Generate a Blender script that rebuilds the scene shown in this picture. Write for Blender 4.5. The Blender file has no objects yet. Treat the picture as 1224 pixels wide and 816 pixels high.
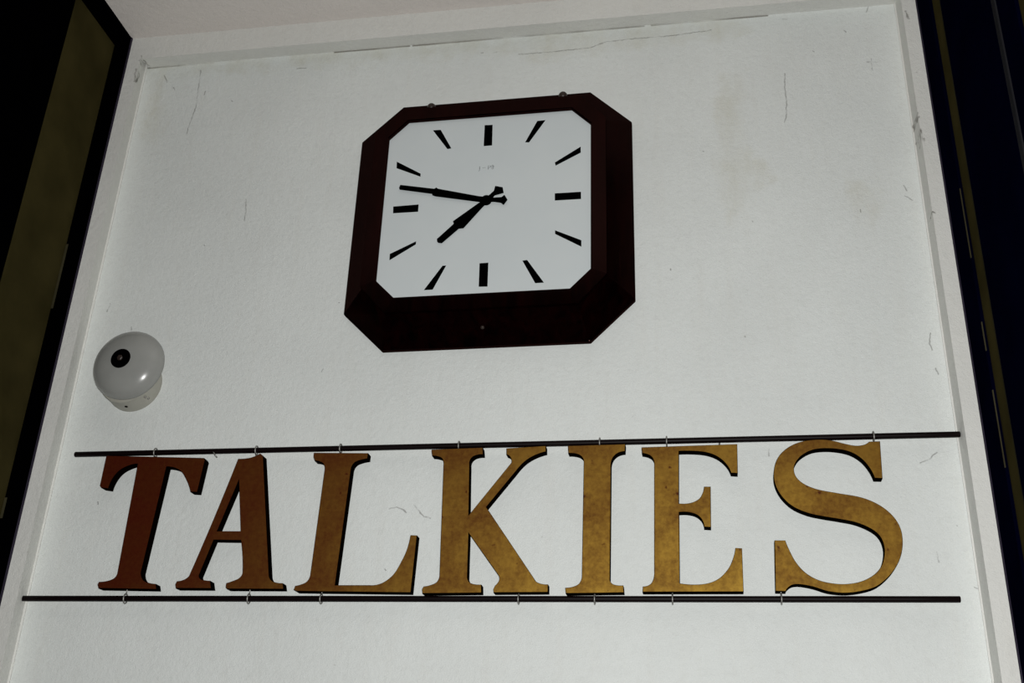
FLASH, AMBIENT, EXPOSURE = 154., .006, 0.
GOLD_ROUGH, GOLD_FAC = .525, .27
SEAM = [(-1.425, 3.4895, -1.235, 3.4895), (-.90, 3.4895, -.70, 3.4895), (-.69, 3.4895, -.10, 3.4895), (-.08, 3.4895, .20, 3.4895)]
LETTERS = {"T":[[[-1.2943,2.3795,0],[-1.063,2.3691,0],[-1.0598,2.3642,0],[-1.0654,2.2918,0],[-1.0814,2.293,0],[-1.0945,2.3189,1],[-1.1139,2.3415,1],[-1.1466,2.3508,0],[-1.1613,2.1195,0],[-1.1548,2.105,1],[-1.1442,2.0989,1],[-1.1236,2.0954,0],[-1.12,2.0841,0],[-1.2507,2.0864,0],[-1.2544,2.0947,0],[-1.2522,2.1,0],[-1.2327,2.1022,1],[-1.2197,2.1078,1],[-1.2146,2.1175,0],[-1.2157,2.3584,0],[-1.2315,2.3564,1],[-1.254,2.3453,1],[-1.2675,2.3269,1],[-1.2734,2.3032,0],[-1.2912,2.3059,0],[-1.2952,2.3107,0]]],"A":[[[-0.9842,2.3655,0],[-0.9596,2.3668,1],[-0.9437,2.3717,1],[-0.9358,2.3767,0],[-0.9279,2.3709,0],[-0.8787,2.1112,0],[-0.8731,2.1026,1],[-0.8626,2.0979,1],[-0.8472,2.0965,0],[-0.8438,2.0842,0],[-0.9661,2.0848,0],[-0.9693,2.0882,0],[-0.9693,2.0968,0],[-0.9546,2.1015,1],[-0.942,2.1079,1],[-0.9372,2.1187,1],[-0.9505,2.1858,0],[-1.0109,2.1872,0],[-1.0313,2.1125,0],[-1.0275,2.106,1],[-1.0187,2.1029,1],[-1.0048,2.1016,0],[-0.9999,2.0857,0],[-1.0779,2.0862,0],[-1.0807,2.0944,0],[-1.0782,2.1009,0],[-1.0618,2.1048,1],[-1.0527,2.1135,1]],[[-0.9749,2.3168,0],[-0.9544,2.2055,0],[-1.0064,2.206,0]]],"L":[[[-0.8146,2.3754,0],[-0.6938,2.3717,0],[-0.694,2.3591,0],[-0.7106,2.3558,1],[-0.722,2.3504,1],[-0.7277,2.3385,0],[-0.736,2.0921,0],[-0.6648,2.092,0],[-0.6392,2.0961,1],[-0.6169,2.1133,1],[-0.6018,2.1408,1],[-0.5929,2.1642,1],[-0.5878,2.1935,0],[-0.5738,2.1929,0],[-0.5778,2.0769,0],[-0.817,2.08,0],[-0.8227,2.0829,0],[-0.8202,2.091,0],[-0.8077,2.0939,1],[-0.796,2.1003,1],[-0.791,2.1139,0],[-0.7862,2.3387,0],[-0.7897,2.3491,1],[-0.7982,2.3548,1],[-0.8101,2.357,0],[-0.8144,2.366,0]]],"K":[[[-0.5565,2.3764,0],[-0.4472,2.3785,0],[-0.4455,2.3628,0],[-0.4631,2.3605,1],[-0.4716,2.3529,1],[-0.4732,2.3415,0],[-0.469,2.234,0],[-0.3854,2.3442,0],[-0.388,2.3556,1],[-0.3966,2.3617,0],[-0.3971,2.3755,0],[-0.3146,2.379,0],[-0.3142,2.3662,0],[-0.3379,2.3581,1],[-0.3571,2.3459,1],[-0.3747,2.326,0],[-0.4335,2.2501,0],[-0.332,2.1053,0],[-0.3235,2.0963,1],[-0.3036,2.093,0],[-0.3033,2.0775,0],[-0.4107,2.0768,0],[-0.4118,2.0837,0],[-0.4088,2.0907,0],[-0.4024,2.0981,1],[-0.4007,2.1055,1],[-0.4039,2.1126,0],[-0.467,2.1962,0],[-0.465,2.1065,0],[-0.4599,2.0974,1],[-0.4513,2.0937,1],[-0.4361,2.0928,0],[-0.4349,2.0764,0],[-0.5542,2.0752,0],[-0.5557,2.0839,0],[-0.5527,2.0893,0],[-0.5371,2.0926,1],[-0.5257,2.0992,1],[-0.522,2.1142,0],[-0.5287,2.3427,0],[-0.5322,2.3556,1],[-0.541,2.3604,1],[-0.5542,2.3625,0],[-0.5562,2.3718,0]]],"I":[[[-0.269,2.3779,0],[-0.1512,2.3787,0],[-0.1522,2.363,0],[-0.167,2.3593,1],[-0.1768,2.3496,1],[-0.1807,2.3345,0],[-0.1831,2.1017,0],[-0.1799,2.0952,1],[-0.1722,2.0915,1],[-0.1573,2.0907,0],[-0.1562,2.0766,0],[-0.2685,2.0751,0],[-0.2699,2.0864,0],[-0.2532,2.0888,1],[-0.2423,2.0953,1],[-0.2376,2.11,0],[-0.2359,2.3411,0],[-0.239,2.3519,1],[-0.2485,2.3589,1],[-0.2679,2.3616,0]]],"E":[[[-0.1187,2.3712,0],[0.072,2.3733,0],[0.0701,2.3119,0],[0.0568,2.3131,0],[0.049,2.3306,1],[0.0338,2.3463,1],[0.0136,2.356,1],[-0.0111,2.3601,1],[-0.0439,2.3609,0],[-0.0469,2.2524,0],[-0.0249,2.253,1],[-0.0084,2.2604,1],[-0.0006,2.2718,1],[0.0031,2.286,0],[0.0162,2.2857,0],[0.0137,2.2032,0],[0.0001,2.2042,0],[-0.0049,2.221,1],[-0.0195,2.2317,1],[-0.047,2.2342,0],[-0.0497,2.0945,0],[-0.0064,2.0928,1],[0.0213,2.1016,1],[0.0418,2.1211,1],[0.0522,2.1413,1],[0.0579,2.1624,0],[0.0705,2.1615,0],[0.0692,2.0781,0],[-0.1207,2.0778,0],[-0.1201,2.0886,0],[-0.1073,2.0918,1],[-0.1004,2.1007,1],[-0.0977,2.1176,0],[-0.0937,2.3336,0],[-0.0964,2.347,1],[-0.1042,2.3543,1],[-0.118,2.3581,0]]],"S":[[[0.3464,2.3727,0],[0.3433,2.2965,0],[0.3286,2.2972,0],[0.3213,2.3177,1],[0.3083,2.3368,1],[0.2898,2.3506,1],[0.2667,2.3576,1],[0.239,2.36,1],[0.2148,2.3567,1],[0.1939,2.345,1],[0.1816,2.3296,1],[0.1785,2.3141,1],[0.1834,2.2999,1],[0.1975,2.2869,1],[0.2204,2.2767,1],[0.2551,2.269,1],[0.3008,2.2591,1],[0.3303,2.2449,1],[0.3513,2.2261,1],[0.3641,2.2035,1],[0.3674,2.1793,1],[0.3629,2.1514,1],[0.3521,2.1277,1],[0.3349,2.1062,1],[0.3106,2.0876,1],[0.2836,2.0791,1],[0.2534,2.0756,1],[0.2235,2.0787,1],[0.1977,2.087,1],[0.1734,2.0917,1],[0.1592,2.0906,1],[0.1499,2.0843,1],[0.1469,2.0788,0],[0.1278,2.0792,0],[0.1321,2.1765,0],[0.1523,2.1763,0],[0.1588,2.1568,1],[0.1688,2.1346,1],[0.1846,2.1146,1],[0.2064,2.1007,1],[0.2324,2.0939,1],[0.2587,2.0927,1],[0.2854,2.0977,1],[0.3091,2.1102,1],[0.3239,2.127,1],[0.3317,2.1516,1],[0.3308,2.1716,1],[0.3236,2.1869,1],[0.3085,2.1992,1],[0.2846,2.2101,1],[0.2544,2.217,1],[0.2239,2.2228,1],[0.1972,2.2297,1],[0.1707,2.243,1],[0.1522,2.2622,1],[0.141,2.2857,1],[0.1389,2.3093,1],[0.145,2.3352,1],[0.1584,2.3545,1],[0.1796,2.3693,1],[0.2043,2.3771,1],[0.2326,2.379,1],[0.2563,2.3762,1],[0.2796,2.3691,1],[0.2991,2.3647,1],[0.315,2.3661,1],[0.3255,2.3723,0]]]}
UPPER_ROD = [-1.3754, 2.387, 0.4946, 2.3862]
LOWER_ROD = [-1.4189, 2.067, 0.4574, 2.066]
EYES_TOP = {"T": -1.1832, "A": -0.9482, "L": -0.7585, "K": -0.4997, "I": -0.2041, "E": -0.068, "S": 0.3363}
EYES_LOW = {"T": -1.1902, "A": -0.9192, "L": -0.7651, "K": -0.362, "I": -0.213, "E": -0.0642, "S": 0.1382}
CLOCK_AT = [-0.461, 2.954]
MARKS = [[[-0.011, 0.2146], [0.0081, 0.2138], [0.0091, 0.1553], [-0.0108, 0.155]], [[0.1144, 0.215], [0.1338, 0.2157], [0.0963, 0.156], [0.0871, 0.1572]], [[0.2167, 0.1337], [0.2169, 0.1171], [0.1593, 0.0861], [0.1576, 0.095]], [[0.1585, 0.0113], [0.2178, 0.0109], [0.218, -0.0081], [0.1589, -0.0077]], [[0.1605, -0.0856], [0.2191, -0.115], [0.2192, -0.1314], [0.1607, -0.0949]], [[0.0891, -0.1582], [0.0996, -0.157], [0.1379, -0.2158], [0.1189, -0.2162]], [[-0.0069, -0.1587], [0.0129, -0.1584], [0.0135, -0.2182], [-0.0061, -0.2175]], [[-0.0908, -0.1596], [-0.0825, -0.1597], [-0.1096, -0.2187], [-0.1295, -0.2187]], [[-0.215, -0.1215], [-0.156, -0.0923], [-0.156, -0.1003], [-0.2146, -0.1378]], [[-0.217, 0.0045], [-0.1568, 0.0057], [-0.1567, -0.0139], [-0.2161, -0.0136]], [[-0.2182, 0.129], [-0.1578, 0.0903], [-0.1578, 0.0818], [-0.2173, 0.1105]], [[-0.1361, 0.2113], [-0.117, 0.2109], [-0.0882, 0.1554], [-0.0975, 0.1541]]]
MINUTE = [[-0.203, 0.0597], [-0.1211, 0.0426], [-0.1164, 0.0457], [-0.1122, 0.042], [-0.0147, 0.0142], [0.0212, 0.0079], [0.0373, 0.0079], [0.0442, 0.0134], [0.0515, -0.0002], [0.043, -0.0134], [0.0364, -0.0073], [0.0217, -0.0037], [-0.0139, -0.0012], [-0.1171, 0.0218], [-0.1249, 0.0254], [-0.1252, 0.0292], [-0.2039, 0.047], [-0.2057, 0.0522]]
HOUR = [[-0.1072, -0.091], [-0.0705, -0.0538], [-0.0728, -0.047], [-0.0154, -0.0026], [0.0048, 0.0135], [0.0187, 0.0276], [0.0214, 0.0406], [0.0388, 0.0356], [0.0417, 0.0203], [0.0209, 0.015], [0.0143, 0.005], [-0.0052, -0.0138], [-0.0475, -0.067], [-0.0581, -0.0674], [-0.0951, -0.1026], [-0.1032, -0.1014], [-0.1064, -0.0979]]
HUB = [0.0021, 0.0033]
TEXT_AT = [-0.0016, 0.0935]
KNOBS = [[-0.1436, 0.2801], [0.1743, 0.2829]]
WEAR = [[-0.4128, 3.4328, -0.3281, 3.432], [-0.3281, 3.432, -0.2338, 3.4353], [-0.2338, 3.4353, -0.1923, 3.4494], [-0.1923, 3.4494, -0.1198, 3.4523], [-0.1198, 3.4523, -0.0379, 3.4514], [-0.0379, 3.4514, 0.0638, 3.4588], [0.2293, 3.3093, 0.2265, 3.2677], [0.2265, 3.2677, 0.2275, 3.2264], [0.2275, 3.2264, 0.2246, 3.1836], [0.2246, 3.1836, 0.218, 3.1699], [0.4278, 3.3339, 0.4281, 3.2995], [0.4175, 3.3251, 0.4399, 3.3228], [0.4617, 2.9776, 0.4672, 2.9641], [0.4623, 2.9515, 0.4767, 2.9397], [-1.0801, 3.0514, -1.0758, 3.022], [-1.0758, 3.022, -1.0751, 2.9885], [-1.2684, 3.4675, -1.2657, 3.423], [-1.2657, 3.423, -1.2621, 3.3467], [-1.2621, 3.3467, -1.2707, 3.289], [-1.2707, 3.289, -1.2731, 3.2629], [-1.2454, 3.3857, -1.2425, 3.3962], [-1.1648, 3.3593, -1.162, 3.3564], [-1.3104, 2.2827, -1.3096, 2.2789], [0.4737, 2.2112, 0.4743, 2.2104], [0.0324, 3.1044, 0.0333, 3.1032], [0.1316, 2.909, 0.1333, 2.9068], [0.3643, 2.9237, 0.3654, 2.9172], [-0.05, 2.798, -0.0501, 2.7938], [-0.6467, 2.2585, -0.6308, 2.2619], [-0.6308, 2.2619, -0.6196, 2.2581], [-0.6196, 2.2581, -0.6083, 2.2508], [-0.5934, 2.2667, -0.5834, 2.254], [-0.5834, 2.254, -0.5718, 2.2414], [-0.5718, 2.2414, -0.5573, 2.2376], [0.4222, 2.337, 0.442, 2.3452], [0.442, 2.3452, 0.4561, 2.3587], [0.4746, 2.6169, 0.4702, 2.5942], [0.4702, 2.5942, 0.4733, 2.5789], [0.4748, 2.5377, 0.4796, 2.5245], [-1.384, 2.7789, -1.388, 2.7566], [-1.1689, 2.9259, -1.1663, 2.9234], [-0.8093, 2.7504, -0.8073, 2.7503], [0.2992, 3.3696, 0.301, 3.3669], [0.3753, 3.4249, 0.3786, 3.4194], [0.1348, 2.3715, 0.1339, 2.3573], [-0.6445, 2.1316, -0.6425, 2.1299], [0.4377, 3.4927, 0.4321, 3.4752], [-1.3164, 2.711, -1.3133, 2.6955], [-0.8297, 2.5784, -0.8285, 2.5845], [-1.3718, 3.461, -1.358, 3.4374], [-1.3375, 3.4162, -1.3317, 3.4101], [-0.9981, 3.4462, -0.9731, 3.4464], [-0.5099, 3.4481, -0.5055, 3.4476], [-0.4774, 3.4447, -0.4689, 3.4465], [0.2345, 3.474, 0.2462, 3.4727], [0.4317, 2.159, 0.4323, 2.1398], [0.49, 2.0925, 0.5051, 2.0847]]
STAINS = [[0.1027, 3.3042, 0.0985, 2.9419], [0.0941, 3.2435, 0.0928, 3.0546], [-0.3704, 3.4363, -0.2027, 3.4453], [-0.2027, 3.4453, 0.1243, 3.4626], [-1.3918, 3.4909, -1.0589, 3.4715], [-1.0589, 3.4715, -0.7194, 3.4724], [-0.7194, 3.4724, -0.3713, 3.4684], [-0.3713, 3.4684, 0.0845, 3.4722], [-1.396, 3.4494, -1.3741, 3.2715], [0.3729, 2.9775, 0.3853, 2.9223], [0.1145, 3.0758, 0.1486, 3.0163]]
GRIME = [[-1.4197, 3.442, -1.4188, 3.4254], [-1.4188, 3.4254, -1.4168, 3.4034], [-1.4179, 3.4694, -1.4045, 3.4736], [-1.414, 3.4857, -1.4048, 3.4625], [0.4998, 3.1311, 0.5, 3.1175], [0.5019, 3.088, 0.503, 3.0523], [0.5107, 3.2413, 0.5116, 3.2412], [0.5021, 2.8726, 0.5036, 2.8704], [0.507, 3.4194, 0.5119, 3.3964]]
import bpy, bmesh, math, random
from mathutils import Vector, Matrix
C = bpy.context.scene.collection

# ------------------------------------------------------------------ helpers
def mesh_obj(name, bm, mats, parent=None, smooth=False, loc=(0, 0, 0), bevel=0):
    bmesh.ops.recalc_face_normals(bm, faces=bm.faces)
    me = bpy.data.meshes.new(name); bm.to_mesh(me); bm.free()
    return link(name, me, mats, parent, smooth, loc, bevel)

def link(name, me, mats, parent=None, smooth=False, loc=(0, 0, 0), bevel=0):
    for m in (mats if isinstance(mats, (list, tuple)) else [mats]):
        me.materials.append(m)
    if smooth:
        for p in me.polygons: p.use_smooth = True
    o = bpy.data.objects.new(name, me); C.objects.link(o)
    o.location = loc
    if parent: o.parent = parent
    if bevel:
        b = o.modifiers.new('bevel', 'BEVEL'); b.width = bevel; b.segments = 2; b.limit_method = 'ANGLE'
    return o

def tag(o, label=None, cat=None, group=None, kind=None):
    if label: o['label'] = label
    if cat: o['category'] = cat
    if group: o['group'] = group
    if kind: o['kind'] = kind
    return o

def empty(name, loc):
    o = bpy.data.objects.new(name, None); C.objects.link(o); o.location = loc; o.empty_display_size = .05
    return o

def add_box(bm, x0, x1, y0, y1, z0, z1):
    v = [bm.verts.new(p) for p in ((x0,y0,z0),(x1,y0,z0),(x1,y1,z0),(x0,y1,z0),(x0,y0,z1),(x1,y0,z1),(x1,y1,z1),(x0,y1,z1))]
    for f in ((0,1,2,3),(4,5,6,7),(0,1,5,4),(1,2,6,5),(2,3,7,6),(3,0,4,7)):
        bm.faces.new([v[i] for i in f])

def box(name, dims, mat, parent=None, bevel=0):
    bm = bmesh.new(); add_box(bm, *dims)
    return mesh_obj(name, bm, mat, parent, bevel=bevel)

def add_prism(bm, poly, a, b, to):
    """poly: 2-D outline, a/b: the two ends, to(u,v,w) -> xyz"""
    A = [bm.verts.new(to(u, v, a)) for u, v in poly]; B = [bm.verts.new(to(u, v, b)) for u, v in poly]
    n = len(poly)
    bm.faces.new(A); bm.faces.new(B[::-1])
    for i in range(n): bm.faces.new((A[i], A[(i+1) % n], B[(i+1) % n], B[i]))

def add_lathe(bm, prof, seg=64, ctr=(0, 0, 0), cap=True):
    """prof: (radius, y) pairs, turned round the y axis"""
    rings = []
    for r, y in prof:
        if r < 1e-6: rings.append([bm.verts.new((ctr[0], ctr[1]+y, ctr[2]))])
        else: rings.append([bm.verts.new((ctr[0]+r*math.cos(2*math.pi*k/seg), ctr[1]+y, ctr[2]+r*math.sin(2*math.pi*k/seg))) for k in range(seg)])
    for A, B in zip(rings, rings[1:]):
        for k in range(seg):
            l = (k+1) % seg
            if len(A) == 1 and len(B) == 1: continue
            if len(A) == 1: bm.faces.new((A[0], B[k], B[l]))
            elif len(B) == 1: bm.faces.new((A[k], A[l], B[0]))
            else: bm.faces.new((A[k], A[l], B[l], B[k]))
    if cap:
        for R in (rings[0], rings[-1]):
            if len(R) > 2: bm.faces.new(R)

def add_tube(bm, pts, r, seg=12, closed=False):
    pts = [Vector(p) for p in pts]; n = len(pts); rings = []
    for i, p in enumerate(pts):
        if closed: t = pts[(i+1) % n]-pts[i-1]
        else: t = pts[min(i+1, n-1)]-pts[max(i-1, 0)]
        t.normalize()
        ref = Vector((1, 0, 0)) if abs(t.x) < .8 else Vector((0, 0, 1))
        u = t.cross(ref).normalized(); w = t.cross(u)
        rings.append([bm.verts.new(p+u*r*math.cos(2*math.pi*k/seg)+w*r*math.sin(2*math.pi*k/seg)) for k in range(seg)])
    for i in range(n if closed else n-1):
        A, B = rings[i], rings[(i+1) % n]
        for k in range(seg): bm.faces.new((A[k], A[(k+1) % seg], B[(k+1) % seg], B[k]))
    if not closed:
        bm.faces.new(rings[0]); bm.faces.new(rings[-1][::-1])

# ------------------------------------------------------------------ materials
class NT:
    def __init__(s, name):
        s.m = bpy.data.materials.new(name); s.m.use_nodes = True
        s.t = s.m.node_tree; s.b = s.t.nodes['Principled BSDF']; s.out = s.t.nodes['Material Output']
        s.co = s.t.nodes.new('ShaderNodeTexCoord').outputs['Object']
    def n(s, ty, **k):
        x = s.t.nodes.new(ty)
        for a, v in k.items(): setattr(x, a, v)
        return x
    def put(s, sock, v):
        if isinstance(v, bpy.types.NodeSocket): s.t.links.new(v, sock)
        else: sock.default_value = v
    def math(s, op, a, b=0., clamp=False):
        x = s.n('ShaderNodeMath', operation=op, use_clamp=clamp); s.put(x.inputs[0], a); s.put(x.inputs[1], b); return x.outputs[0]
    def noise(s, scale, detail=4, rough=.55, co=None, stretch=None, dist=0.):
        co = co or s.co
        if stretch:
            mp = s.n('ShaderNodeMapping'); mp.inputs['Scale'].default_value = stretch; s.put(mp.inputs['Vector'], co); co = mp.outputs[0]
        x = s.n('ShaderNodeTexNoise'); x.inputs['Scale'].default_value = scale; x.inputs['Detail'].default_value = detail
        x.inputs['Roughness'].default_value = rough; x.inputs['Distortion'].default_value = dist
        s.put(x.inputs['Vector'], co); return x.outputs['Fac']
    def ramp(s, f, *stops):
        x = s.n('ShaderNodeValToRGB'); e = x.color_ramp.elements
        while len(e) < len(stops): e.new(.5)
        for el, (p, c) in zip(e, stops):
            el.position = p; el.color = (c, c, c, 1) if isinstance(c, (int, float)) else (*c, 1)
        s.put(x.inputs[0], f); return x.outputs['Color']
    def mix(s, f, a, b):
        x = s.n('ShaderNodeMix', data_type='RGBA')
        s.put(x.inputs[0], f)
        for i, v in ((6, a), (7, b)): s.put(x.inputs[i], v if isinstance(v, bpy.types.NodeSocket) else (*v, 1))
        return x.outputs[2]
    def bump(s, h, strength, dist=.002):
        x = s.n('ShaderNodeBump'); x.inputs['Strength'].default_value = strength; x.inputs['Distance'].default_value = dist
        s.put(x.inputs['Height'], h); s.put(s.b.inputs['Normal'], x.outputs[0]); return x.outputs[0]
    def set(s, **k):
        for a, v in k.items():
            sock = s.b.inputs[a.replace('_', ' ')]
            if not isinstance(v, bpy.types.NodeSocket) and sock.type == 'RGBA': v = (*v, 1)
            s.put(sock, v)
        return s.m

# distance-to-stroke node group for scratches, hairline cracks and stains:
# the vector carries the position in x, z and the mask gathered so far in y
def stroke_group():
    g = bpy.data.node_groups.new('stroke', 'ShaderNodeTree')
    for nm in ('V', 'A', 'B'): g.interface.new_socket(nm, in_out='INPUT', socket_type='NodeSocketVector')
    for nm in ('Core', 'Edge'): g.interface.new_socket(nm, in_out='INPUT', socket_type='NodeSocketFloat')
    g.interface.new_socket('V', in_out='OUTPUT', socket_type='NodeSocketVector')
    gi = g.nodes.new('NodeGroupInput'); go = g.nodes.new('NodeGroupOutput'); L = g.links.new
    def vm(op, a, b=None):
        x = g.nodes.new('ShaderNodeVectorMath'); x.operation = op; L(a, x.inputs[0])
        if b is not None: L(b, x.inputs[1])
        return x
    sp = g.nodes.new('ShaderNodeSeparateXYZ'); L(gi.outputs['V'], sp.inputs[0])
    fl = g.nodes.new('ShaderNodeCombineXYZ'); L(sp.outputs[0], fl.inputs[0]); L(sp.outputs[2], fl.inputs[2])
    pa = vm('SUBTRACT', fl.outputs[0], gi.outputs['A']).outputs[0]
    ba = vm('SUBTRACT', gi.outputs['B'], gi.outputs['A']).outputs[0]
    d = g.nodes.new('ShaderNodeMath'); d.operation = 'DIVIDE'; d.use_clamp = True
    L(vm('DOT_PRODUCT', pa, ba).outputs['Value'], d.inputs[0]); L(vm('DOT_PRODUCT', ba, ba).outputs['Value'], d.inputs[1])
    sc = vm('SCALE', ba); L(d.outputs[0], sc.inputs['Scale'])
    ln = vm('LENGTH', vm('SUBTRACT', pa, sc.outputs[0]).outputs[0])
    mr = g.nodes.new('ShaderNodeMapRange'); mr.interpolation_type = 'SMOOTHSTEP'
    L(ln.outputs['Value'], mr.inputs['Value']); L(gi.outputs['Core'], mr.inputs['From Min']); L(gi.outputs['Edge'], mr.inputs['From Max'])
    mr.inputs['To Min'].default_value = 1; mr.inputs['To Max'].default_value = 0
    mxm = g.nodes.new('ShaderNodeMath'); mxm.operation = 'MAXIMUM'; L(mr.outputs[0], mxm.inputs[0]); L(sp.outputs[1], mxm.inputs[1])
    cb = g.nodes.new('ShaderNodeCombineXYZ'); L(sp.outputs[0], cb.inputs[0]); L(mxm.outputs[0], cb.inputs[1]); L(sp.outputs[2], cb.inputs[2])
    L(cb.outputs[0], go.inputs[0]); return g
STROKE = stroke_group()

def strokes(N, segs, core, edge, co):
    v = co
    for a, b, c, d in segs:
        x = N.n('ShaderNodeGroup', node_tree=STROKE); N.put(x.inputs['V'], v)
        x.inputs['A'].default_value = (a, 0, b); x.inputs['B'].default_value = (c, 0, d + 1e-5)
        x.inputs['Core'].default_value = core; x.inputs['Edge'].default_value = edge
        v = x.outputs[0]
    sp = N.n('ShaderNodeSeparateXYZ'); N.put(sp.inputs[0], v)
    return sp.outputs[1]

def flat_coords(N, wob_scale, wob):
    """object coordinates with y dropped and a little wobble"""
    nz = N.n('ShaderNodeTexNoise'); nz.inputs['Scale'].default_value = wob_scale; nz.inputs['Detail'].default_value = 3
    N.put(nz.inputs['Vector'], N.co)
    sub = N.n('ShaderNodeVectorMath', operation='SUBTRACT'); N.put(sub.inputs[0], nz.outputs['Color']); sub.inputs[1].default_value = (.5, .5, .5)
    ma = N.n('ShaderNodeVectorMath', operation='MULTIPLY_ADD'); N.put(ma.inputs[0], sub.outputs[0]); ma.inputs[1].default_value = (wob, wob, wob); N.put(ma.inputs[2], N.co)
    fl = N.n('ShaderNodeVectorMath', operation='MULTIPLY'); N.put(fl.inputs[0], ma.outputs[0]); fl.inputs[1].default_value = (1, 0, 1)
    return fl.outputs[0]

def white_paint(name, base, wear=False, grime=None):
    N = NT(name)
    tone = N.ramp(N.noise(3.0, 5, .6), (.3, tuple(c*.95 for c in base)), (.7, tuple(min(1, c*1.03) for c in base)))
    drag = N.noise(1.0, 5, .6, stretch=(34, 34, 3.2))
    col = N.mix(N.math('MULTIPLY', N.ramp(drag, (.5, 0.), (.75, 1.)), .10), tone, (.62, .58, .50))
    mott = N.noise(55, 3, .6)
    col = N.mix(N.math('MULTIPLY', N.ramp(mott, (.5, 0.), (.68, 1.)), .10), col, (.52, .52, .49))
    # tiny flecks of grime
    vo = N.n('ShaderNodeTexVoronoi'); vo.inputs['Scale'].default_value = 11; N.put(vo.inputs['Vector'], flat_coords(N, 60, .03) if wear else N.co)
    spot = N.ramp(vo.outputs['Distance'], (.012, 1.), (.035, 0.))
    keep = N.ramp(N.noise(6.5, 2), (.56, 0.), (.62, 1.))
    col = N.mix(N.math('MULTIPLY', N.math('MULTIPLY', spot, keep), .55), col, (.16, .14, .11))
    if wear:
        co = flat_coords(N, 26, .09)
        st = N.math('MULTIPLY', strokes(N, STAINS, .002, .05, co), N.ramp(N.noise(1., 5, .65, stretch=(13, 13, 7)), (.34, 0.), (.66, 1.)))
        col = N.mix(N.math('MULTIPLY', st, .27), col, (.47, .42, .25))
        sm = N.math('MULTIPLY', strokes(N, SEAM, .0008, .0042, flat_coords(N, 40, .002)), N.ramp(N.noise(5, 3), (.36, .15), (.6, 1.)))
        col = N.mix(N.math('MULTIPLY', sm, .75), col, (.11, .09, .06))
        cm = strokes(N, WEAR, .0004, .0022, flat_coords(N, 90, .006))
        cm = N.math('MULTIPLY', cm, N.ramp(N.noise(48, 3), (.36, .25), (.55, 1.)))
        col = N.mix(N.math('MULTIPLY', cm, .55), col, (.09, .08, .07))
    if grime:
        co = flat_coords(N, 70, .012)
        col = N.mix(N.math('MULTIPLY', strokes(N, grime, .0005, .0034, co), N.ramp(N.noise(60, 3), (.36, 0.), (.6, .8))), col, (.09, .08, .06))
    h = N.math('ADD', N.math('MULTIPLY', N.noise(85, 4, .65), 1.), N.math('MULTIPLY', N.noise(420, 2, .5), .5))
    N.bump(h, .6, .0032)
    return N.set(Base_Color=col, Roughness=.62, Specular_IOR_Level=.25)

M = {}
M['panel'] = white_paint('old_white_wall_paint', (.748, .775, .755), True)
M['trim'] = white_paint('white_joinery_paint', (.735, .735, .70), False, GRIME)
M['soffit'] = white_paint('soffit_paint', (.70, .655, .615))

def dark_paint(name, base, rough, spec=0.):
    N = NT(name)
    c = N.ramp(N.noise(9, 4), (.3, tuple(v*.75 for v in base)), (.7, tuple(v*1.2 for v in base)))
    N.bump(N.noise(60, 3), .06, .001)
    return N.set(Base_Color=c, Roughness=rough, Specular_IOR_Level=spec)
M['navy'] = dark_paint('navy_gloss_paint', (.0006, .0008, .0060), .6)
M['black'] = dark_paint('black_paint', (.0003, .0003, .0005), .6)
M['purple'] = dark_paint('dull_purple_paint', (.034, .029, .044), .6)
M['grey'] = dark_paint('dark_grey_paint', (.016, .016, .018), .6)
M['olive'] = dark_paint('olive_panel', (.034, .028, .010), .6)
M['olive_light'] = dark_paint('olive_highlight', (.045, .040, .022), .6)  # paler olive, standing in for the highlight on the bead edges
M['olive_edge'] = dark_paint('olive_bead', (.026, .023, .012), .6)
M['iron'] = dark_paint('dark_iron', (.0045, .0018, .0020), .45, .10)
M['dial_black'] = dark_paint('dial_black', (.0006, .0006, .0006), .6)
M['screw'] = dark_paint('dull_screw', (.030, .020, .016), .4, .3)
M['floor'] = dark_paint('dark_paving', (.03, .03, .03), .8)

N = NT('mahogany')
gr = N.noise(1., 6, .6, stretch=(40, 40, 6), dist=.6)
N.set(Base_Color=N.ramp(gr, (.35, (.0004, .0001, .0001)), (.7, (.0042, .0004, .0004))), Roughness=.5, Specular_IOR_Level=0.)
gl = N.n('ShaderNodeBsdfAnisotropic', distribution='BECKMANN'); gl.inputs['Roughness'].default_value = .22; gl.inputs['Color'].default_value = (.014, .0062, .0056, 1)
ad = N.n('ShaderNodeAddShader'); N.put(ad.inputs[0], N.b.outputs[0]); N.put(ad.inputs[1], gl.outputs[0])
N.t.links.new(ad.outputs[0], N.out.inputs['Surface'])
M['mahogany'] = N.m

N = NT('dial_enamel')
M['dial'] = N.set(Base_Color=N.ramp(N.noise(7, 4), (.3, (.60, .645, .655)), (.7, (.63, .67, .675))), Roughness=.55, Specular_IOR_Level=.25)

N = NT('galvanised_wire')
N.bump(N.noise(300, 2), .2, .0004)
M['wire'] = N.set(Base_Color=(.33, .32, .30), Metallic=.75, Roughness=.45)

N = NT('grey_gong_enamel')
c = N.ramp(N.noise(16, 4), (.3, (.28, .283, .268)), (.7, (.32, .323, .305)))
M['gong'] = N.set(Base_Color=c, Roughness=.24, Specular_IOR_Level=.45)
N = NT('cream_bell_housing')
M['housing'] = N.set(Base_Color=N.ramp(N.noise(22, 4), (.3, (.33, .325, .28)), (.7, (.40, .39, .34))), Roughness=.45)

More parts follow.
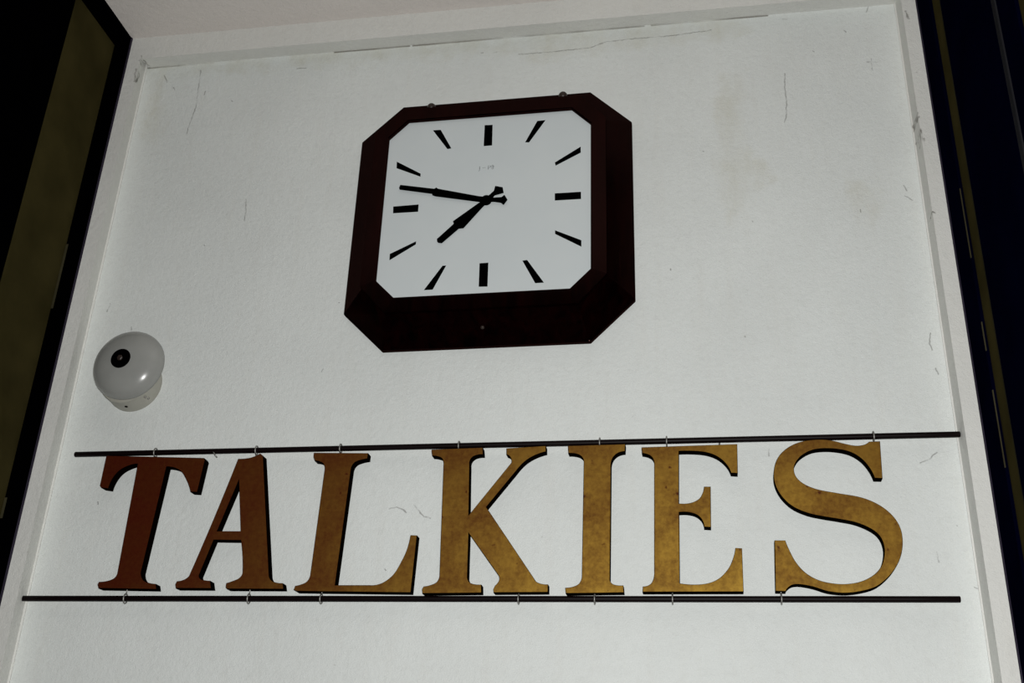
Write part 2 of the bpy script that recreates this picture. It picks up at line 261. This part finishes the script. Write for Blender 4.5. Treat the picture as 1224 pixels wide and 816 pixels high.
# letters: worn gilding over red-brown wood, black-painted sides
N = NT('worn_gilding')
rnd = N.n('ShaderNodeObjectInfo').outputs['Random']
big = N.noise(9, 5, .62); fine = N.noise(95, 4, .65)
grime = N.ramp(N.math('ADD', N.math('MULTIPLY', big, .6), N.math('MULTIPLY', fine, .4)), (.36, .30), (.60, 1.))
spots = N.ramp(N.noise(60, 2, .5), (.70, 0.), (.78, 1.))
wood = N.mix(fine, (.047, .0032, .0009), (.068, .0062, .0017))
gold = N.mix(big, (.60, .35, .040), (.88, .57, .085))
nrm = N.bump(N.noise(130, 4), .10, .001)
N.set(Base_Color=wood, Roughness=.6, Specular_IOR_Level=.1)
gl = N.n('ShaderNodeBsdfAnisotropic', distribution='BECKMANN'); gl.inputs['Roughness'].default_value = GOLD_ROUGH
N.put(gl.inputs['Color'], gold); N.put(gl.inputs['Normal'], nrm)
mx = N.n('ShaderNodeMixShader')
fac = N.math('MULTIPLY', grime, GOLD_FAC); fac = N.math('MULTIPLY', fac, N.math('SUBTRACT', 1., N.math('MULTIPLY', spots, .8)))
N.put(mx.inputs[0], fac); N.put(mx.inputs[1], N.b.outputs[0]); N.put(mx.inputs[2], gl.outputs[0])
N.t.links.new(mx.outputs[0], N.out.inputs['Surface'])
M['gilt'] = N.m
M['letter_side'] = dark_paint('letter_side_paint', (.0022, .0009, .0006), .6)

# ------------------------------------------------------------------ the setting
XL, XR, ZC = -1.4516, .5339, 3.546          # side walls and soffit
PL, PR, PT = -1.4286, .499, 3.491           # the recessed panel
FD = .055                                   # depth of the surround
B = tag(box('wall_back', (XL-.2, XR+.2, 0, .12, 0, ZC+.15), M['panel']), kind='structure')
def trim(name, poly, a, b, to, mat=M['trim']):
    bm = bmesh.new(); add_prism(bm, poly, a, b, to)
    return tag(mesh_obj(name, bm, mat), kind='structure')
ud = lambda u, v, w: (u, v, w)              # upright moulding
lr = lambda u, v, w: (w, v, u)              # level moulding
trim('trim_1', [(XL, 0), (PL+.004, 0), (PL+.004, -.003), (PL, -.004), (-1.4158, -FD), (XL, -FD)], .9, ZC, ud)
trim('trim_2', [(XR, 0), (PR-.003, 0), (PR-.003, -.003), (PR, -.004), (.5005, -FD), (XR, -FD)], .9, ZC, ud)
trim('trim_3', [(ZC, 0), (PT, 0), (3.476, -FD), (ZC, -FD)], -1.4158, .5005, lr)
trim('trim_4', [(.9, 0), (.98, 0), (.98, -FD), (.9, -FD)], -1.4158, .5005, lr)
box('ceiling', (XL, XR, -1.6, 0, ZC, ZC+.15), M['soffit'])['kind'] = 'structure'
box('floor', (XL-.6, XR+.6, -3.2, .12, -.1, 0), M['floor'])['kind'] = 'structure'

# left flank: black wall with a framed olive pane let into it
bm = bmesh.new()
WZ0, WZ1 = .95, 3.476; WY0, WY1 = -.308, -.113
add_box(bm, XL-.12, XL, WY1, .0, 0, ZC+.15)          # stile beside the surround
add_box(bm, XL-.12, XL, -1.6, WY0, 0, ZC+.15)
add_box(bm, XL-.12, XL, WY0, WY1, WZ1, ZC+.15)
add_box(bm, XL-.12, XL, WY0, WY1, 0, WZ0)
tag(mesh_obj('wall_left', bm, M['black']), kind='structure')
w = tag(box('window_1', (XL-.05, XL-.006, WY0, WY1, WZ0, WZ1), M['olive']), kind='structure')
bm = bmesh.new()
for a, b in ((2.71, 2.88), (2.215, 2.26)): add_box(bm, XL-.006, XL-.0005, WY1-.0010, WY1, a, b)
mesh_obj('painted_highlight', bm, M['olive_light'], w)  # short pale strips: bead-edge highlight put into the colour
tag(box('trim_5', (XL, XL+.0022, -.0605, -FD, .9, ZC), M['purple']), kind='structure')

# right flank: navy wall, narrow olive light, grey strip, second olive light
bm = bmesh.new()
y1, y0, y3, y2 = -.160, -.240, -.650, -.95
add_box(bm, XR, XR+.12, y1, 0, 0, ZC+.15)
add_box(bm, XR, XR+.12, y3, y0, 0, ZC+.15)
add_box(bm, XR, XR+.12, -1.6, y2, 0, ZC+.15)
for a, b in ((y0, y1), (y2, y3)):
    add_box(bm, XR, XR+.12, a, b, 0, .95); add_box(bm, XR, XR+.12, a, b, 3.463, ZC+.15)
tag(mesh_obj('wall_right', bm, M['navy']), kind='structure')
w = tag(box('window_2', (XR+.006, XR+.05, y0, y1, .95, 3.463), M['olive']), kind='structure')
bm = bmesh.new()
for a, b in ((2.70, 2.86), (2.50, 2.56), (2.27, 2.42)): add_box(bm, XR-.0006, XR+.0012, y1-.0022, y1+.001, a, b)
mesh_obj('painted_highlight', bm, M['olive_light'], w)  # same here, thin light lines on the edge painted as a highlight
box('glazing_bead', (XR+.001, XR+.006, y0, y0+.010, .95, 3.463), M['olive_edge'], w)
tag(box('window_3', (XR+.006, XR+.05, y2, y3, .95, 3.463), M['olive']), kind='structure')
tag(box('trim_6', (XR-.003, XR, -.566, -.549, .02, ZC), M['grey']), kind='structure')
tag(box('trim_7', (XR-.0022, XR, -.0605, -FD, .9, ZC), M['purple']), kind='structure')

# ------------------------------------------------------------------ rods and letters
YB, YF, LT = -.022, -.031, .022
def rod(name, x0, z0, x1, z1, label):
    bm = bmesh.new(); r = .0059; n = 24
    pts = [(x0+(x1-x0)*i/n, YB, z0+(z1-z0)*i/n) for i in range(n+1)]
    add_tube(bm, pts, r, 16)
    o = mesh_obj(name, bm, M['iron'], smooth=True, bevel=.001)
    return tag(o, label, 'rod', 'rods the letters hang between')
up = rod('iron_rod', UPPER_ROD[0], UPPER_ROD[1], .4985, UPPER_ROD[3], 'thin dark iron rod along the tops of the letters, below the clock')
lo = rod('iron_rod', -1.4262, LOWER_ROD[1], LOWER_ROD[2], LOWER_ROD[3], 'thin dark iron rod along the feet of the letters, lowest on the wall')
def rod_z(which, x):
    a = which; return a[1]+(a[3]-a[1])*(x-a[0])/(a[2]-a[0])
bm = bmesh.new()
zz = rod_z(UPPER_ROD, -1.04)
add_tube(bm, [(-1.047, YB-.004, zz-.003), (-1.043, YB-.006, zz-.006), (-1.040, YB-.004, zz-.011), (-1.036, YB-.002, zz-.015)], .0014, 8)
mesh_obj('broken_hook', bm, M['wire'], up, smooth=True)

def outline(pts):
    n = len(pts); P = [Vector((p[0], p[1])) for p in pts]; out = []
    tan = []
    for i in range(n):
        tan.append((P[(i+1) % n]-P[i-1])*.5 if pts[i][2] else None)
    for i in range(n):
        j = (i+1) % n; a, b = P[i], P[j]; out.append(a)
        if not pts[i][2] and not pts[j][2]: continue
        L = (b-a).length
        ta = tan[i]; tb = tan[j]
        if ta is not None: ta = ta.normalized()*L
        if tb is not None: tb = tb.normalized()*L
        if ta is None: ta = (b-a)*2-tb
        if tb is None: tb = (b-a)*2-ta
        # blend the corner tangent so runs stay smooth but corners stay crisp
        for k in range(1, 8):
            t = k/8
            out.append(a*(2*t**3-3*t*t+1)+ta*(t**3-2*t*t+t)+b*(-2*t**3+3*t*t)+tb*(t**3-t*t))
    return out

def letter_mesh(name, loops, ox, oz):
    cu = bpy.data.curves.new(name, 'CURVE'); cu.dimensions = '2D'; cu.fill_mode = 'BOTH'
    cu.extrude = LT/2-.0008; cu.bevel_depth = .0008; cu.bevel_resolution = 1; cu.offset = -.0008
    for lp in loops:
        pts = outline(lp); sp = cu.splines.new('POLY'); sp.points.add(len(pts)-1); sp.use_cyclic_u = True
        for q, p in zip(sp.points, pts): q.co = (p.x-ox, p.y-oz, 0, 1)
    tmp = bpy.data.objects.new(name, cu); C.objects.link(tmp)
    dg = bpy.context.evaluated_depsgraph_get()
    me = bpy.data.meshes.new_from_object(tmp.evaluated_get(dg), depsgraph=dg)
    bpy.data.objects.remove(tmp); bpy.data.curves.remove(cu)
    me.transform(Matrix.Rotation(math.pi/2, 4, 'X'))
    me.materials.clear()
    me.name = name
    return me

LABELS = {
 'T': 'dark red-brown wooden letter T at the left end of the word, under the bell',
 'A': 'dark red-brown wooden letter A with a triangular hole, between the T and the L',
 'L': 'brown wooden letter L hanging between the A and the K',
 'K': 'golden-brown letter K below the left half of the clock, before the I',
 'I': 'plain upright gilded letter I below the right half of the clock',
 'E': 'gilded letter E with a short middle arm, between the I and the S',
 'S': 'curved gilded letter S at the right end of the word, brightest of the letters'}
for ch in 'TALKIES':
    lp = LETTERS[ch]
    xs = [p[0] for p in lp[0]]; zs = [p[1] for p in lp[0]]
    ox, oz = (min(xs)+max(xs))/2, min(zs); zt = max(zs)
    me = letter_mesh('sign_letter', lp, ox, oz)
    me.update()
    o = link('sign_letter', me, [M['letter_side'], M['gilt']], loc=(ox, YF+LT/2, oz))
    for p in me.polygons:
        p.material_index = 1 if p.normal.y < -.98 else 0
        p.use_smooth = False
    tag(o, LABELS[ch], 'letter', 'letters of the hanging sign')
    # wire eyes that clasp the rods
    def eye(x, rodline, z_letter, sgn):
        zr = rod_z(rodline, x); bm = bmesh.new(); R = .0086
        ring = [(x-ox, R*math.cos(t)+YB-(YF+LT/2), zr-oz+R*1.12*math.sin(t)) for t in [2*math.pi*k/20 for k in range(20)]]
        add_tube(bm, ring, .0014, 8, closed=True)
        add_tube(bm, [(x-ox, YB-(YF+LT/2), zr-oz-sgn*R*1.1), (x-ox, YB-(YF+LT/2), z_letter-oz)], .0014, 8)
        mesh_obj('screw_eye', bm, M['wire'], o, smooth=True)
    eye(EYES_TOP[ch], UPPER_ROD, zt-.012, 1); eye(EYES_LOW[ch], LOWER_ROD, oz+.008, -1)
    if ch == 'E':
        bm = bmesh.new(); x = .0372
        add_tube(bm, [(x-ox, -.003, zt-.006-oz), (x-ox, -.003, zt+.006-oz)], .0016, 8)
        mesh_obj('eye_stub', bm, M['wire'], o, smooth=True)

# ------------------------------------------------------------------ the clock
CX, CZ = CLOCK_AT
ck = tag(empty('wall_clock', (CX, 0, CZ)), 'large dark mahogany wall clock with cut corners and a square white dial', 'clock')
ck.rotation_euler = (0, math.radians(-.35), 0)
def octo(h, c, hz=None, cz=None):
    hz = hz or h; cz = cz or c
    return [(-h, -hz+cz), (-h+c, -hz), (h-c, -hz), (h, -hz+cz), (h, hz-cz), (h-c, hz), (-h+c, hz), (-h, hz-cz)]
def loft(bm, rings, cap0=False, cap1=False):
    R = [[bm.verts.new((x, y, z)) for x, z in poly] for poly, y in rings]
    for A, Bq in zip(R, R[1:]):
        for k in range(8): bm.faces.new((A[k], A[(k+1) % 8], Bq[(k+1) % 8], Bq[k]))
    if cap0: bm.faces.new(R[0])
    if cap1: bm.faces.new(R[-1])
bm = bmesh.new()
loft(bm, [(octo(.331, .098, .334, .097), 0), (octo(.331, .098, .334, .097), -.011), (octo(.3285, .0975, .3315, .0965), -.013), (octo(.274, .062, .273, .068), -.069)], True, True)
mesh_obj('case', bm, M['mahogany'], ck, bevel=.0015)
bm = bmesh.new()
loft(bm, [(octo(.275, .062, .274, .068), -.0688), (octo(.275, .062, .274, .068), -.080), (octo(.243, .047, .2405, .048), -.081), (octo(.2405, .045, .2375, .046), -.079), (octo(.2405, .045, .2375, .046), -.0688)])
bm.faces.ensure_lookup_table()
mesh_obj('bezel', bm, M['mahogany'], ck)
bm = bmesh.new(); add_prism(bm, octo(.2405, .045, .2375, .046), -.0692, -.0715, lambda u, v, w: (u, w, v))
dial = mesh_obj('dial', bm, M['dial'], ck)
for m in MARKS:
    bm = bmesh.new(); add_prism(bm, m, -.0714, -.0718, lambda u, v, w: (u, w, v))
    mesh_obj('hour_mark', bm, M['dial_black'], dial)
def hand(name, poly, y):
    bm = bmesh.new(); add_prism(bm, poly, y, y-.0009, lambda u, v, w: (u, w, v))
    return mesh_obj(name, bm, M['dial_black'], ck)
hand('hour_hand', HOUR, -.0735); hand('minute_hand', MINUTE, -.0756)
bm = bmesh.new(); add_lathe(bm, [(.0122, -.0715), (.0122, -.0772), (.009, -.0786), (0, -.0788)], 32, (HUB[0], 0, HUB[1]))
mesh_obj('hand_boss', bm, M['dial_black'], ck, smooth=False)
# faded maker's lettering under the twelve
cu = bpy.data.curves.new('lettering', 'FONT'); cu.body = 'J \u00b7\u00b7 P8'; cu.size = .0155; cu.align_x = 'CENTER'; cu.align_y = 'CENTER'
tmp = bpy.data.objects.new('lettering', cu); C.objects.link(tmp)
dg = bpy.context.evaluated_depsgraph_get(); me = bpy.data.meshes.new_from_object(tmp.evaluated_get(dg), depsgraph=dg)
bpy.data.objects.remove(tmp); bpy.data.curves.remove(cu)
me.transform(Matrix.Translation((TEXT_AT[0], -.0718, TEXT_AT[1])) @ Matrix.Rotation(math.pi/2, 4, 'X')); me.materials.clear()
N = NT('faded_print'); N.set(Base_Color=N.ramp(N.noise(260, 2), (.42, (.10, .11, .12)), (.6, (.5, .53, .54))), Roughness=.7)
link('lettering', me, N.m, dial)
for x, z in KNOBS:                          # round screw heads on the top edge
    bm = bmesh.new()
    add_lathe(bm, [(.0105*math.sin(math.pi*k/12), -.0105*math.cos(math.pi*k/12)) for k in range(13)], 24)
    add_lathe(bm, [(.004, .004), (.004, .030)], 12)
    mesh_obj('fixing_screw', bm, M['screw'], ck, smooth=True, loc=(x, -.072, z-.0015))
bm = bmesh.new(); add_lathe(bm, [(0, -.003), (.003, -.0022), (.0045, 0), (.0045, .006)], 20)
s = mesh_obj('latch_screw', bm, M['screw'], ck, smooth=True, loc=(.0, -.0415, -.3022)); s.rotation_euler = (math.radians(45), 0, 0)

# ------------------------------------------------------------------ the bell
BX, BZ = -1.271, 2.587
bell = tag(empty('alarm_bell', (BX, 0, BZ)), 'round grey alarm bell with a black centre screw, on the left of the white wall', 'bell')
bm = bmesh.new()
add_lathe(bm, [(.0650, 0), (.0650, -.006), (.0635, -.010), (.0615, -.046), (.055, -.050), (0, -.050)], 72, (-.005, 0, -.027))
h = mesh_obj('housing', bm, M['housing'], bell, smooth=True)
h.modifiers.new('split', 'EDGE_SPLIT').split_angle = math.radians(40)
prof = [(.0790, -.047), (.0815, -.0455), (.0832, -.047), (.0834, -.051), (.0826, -.057)]
for k in range(1, 13):
    a = math.radians(8+82*k/12); prof.append((.0832*math.cos(a)**.9 if k < 12 else 0, -.052-.040*math.sin(a)))
inner = [(max(0, r-.003), y+.003) for r, y in prof[5:]][::-1]
bm = bmesh.new(); add_lathe(bm, prof, 72, cap=False); add_lathe(bm, [(.0790, -.047)]+[(r, y) for r, y in inner[::-1]], 72, cap=False)
mesh_obj('gong', bm, M['gong'], bell, smooth=True)
bm = bmesh.new(); add_lathe(bm, [(.0232, -.0860), (.0232, -.0920), (.0205, -.0940), (.0115, -.0950), (.0115, -.0932), (0, -.0932)], 32)
wsh = mesh_obj('washer', bm, M['dial_black'], bell, smooth=False)
bm = bmesh.new(); add_lathe(bm, [(.0068, -.0930), (.0068, -.0965), (.005, -.0978), (.0032, -.0980), (.0032, -.0995), (0, -.1)], 6)
mesh_obj('nut', bm, M['screw'], bell)
for dx, dz in ((.012, -.0845), ):
    bm = bmesh.new(); add_lathe(bm, [(.0035, .0), (.0035, -.002), (0, -.002)], 16)
    c = mesh_obj('cable_hole', bm, M['dial_black'], bell, loc=(-.002, -.026, -.0888)); c.rotation_euler = (math.radians(90), 0, 0)
for dx, dy, ang in ((.046, -.030, 42), (.049, -.018, 40)):
    bm = bmesh.new(); add_lathe(bm, [(.0028, .001), (.0028, -.0018), (0, -.0026)], 12)
    a = math.radians(-ang)
    c = mesh_obj('housing_screw', bm, M['wire'], bell, smooth=True, loc=(-.005+.0628*math.cos(a), dy, -.027+.0628*math.sin(a)))
    c.rotation_euler = Vector((math.cos(a), 0, math.sin(a))).to_track_quat('-Y', 'Z').to_euler()
# ------------------------------------------------------------------ camera
cam = bpy.data.cameras.new('camera'); co = bpy.data.objects.new('camera', cam); C.objects.link(co)
yaw, pit, rol, f = .1840, .442, .0406, 1316.
fw = Vector((-math.sin(yaw)*math.cos(pit), math.cos(yaw)*math.cos(pit), math.sin(pit)))
rt = Vector((math.cos(yaw), math.sin(yaw), 0)); upv = rt.cross(fw)
r2 = rt*math.cos(rol)+upv*math.sin(rol); u2 = -rt*math.sin(rol)+upv*math.cos(rol)
co.matrix_world = Matrix(((r2.x, u2.x, -fw.x, 0), (r2.y, u2.y, -fw.y, -2.15), (r2.z, u2.z, -fw.z, 1.6), (0, 0, 0, 1)))
cam.sensor_width = 36; cam.lens = f/1224*36; cam.clip_start = .02
bpy.context.scene.camera = co

# ------------------------------------------------------------------ light: the camera's flash, a little night sky
fl = bpy.data.lights.new('flash', 'POINT'); fl.energy = FLASH; fl.shadow_soft_size = .022; fl.color = (1, 1, .985)
fo = bpy.data.objects.new('flash', fl); C.objects.link(fo); fo.location = Vector((0, -2.15, 1.6))+u2*.052+r2*.02
W = bpy.data.worlds.new('night'); bpy.context.scene.world = W; W.use_nodes = True
bg = W.node_tree.nodes['Background']; bg.inputs[0].default_value = (.92, .95, 1., 1); bg.inputs[1].default_value = AMBIENT
vs = bpy.context.scene.view_settings
vs.view_transform = 'Standard'; vs.look = 'None'; vs.gamma = 1; vs.use_curve_mapping = False; vs.exposure = EXPOSURE
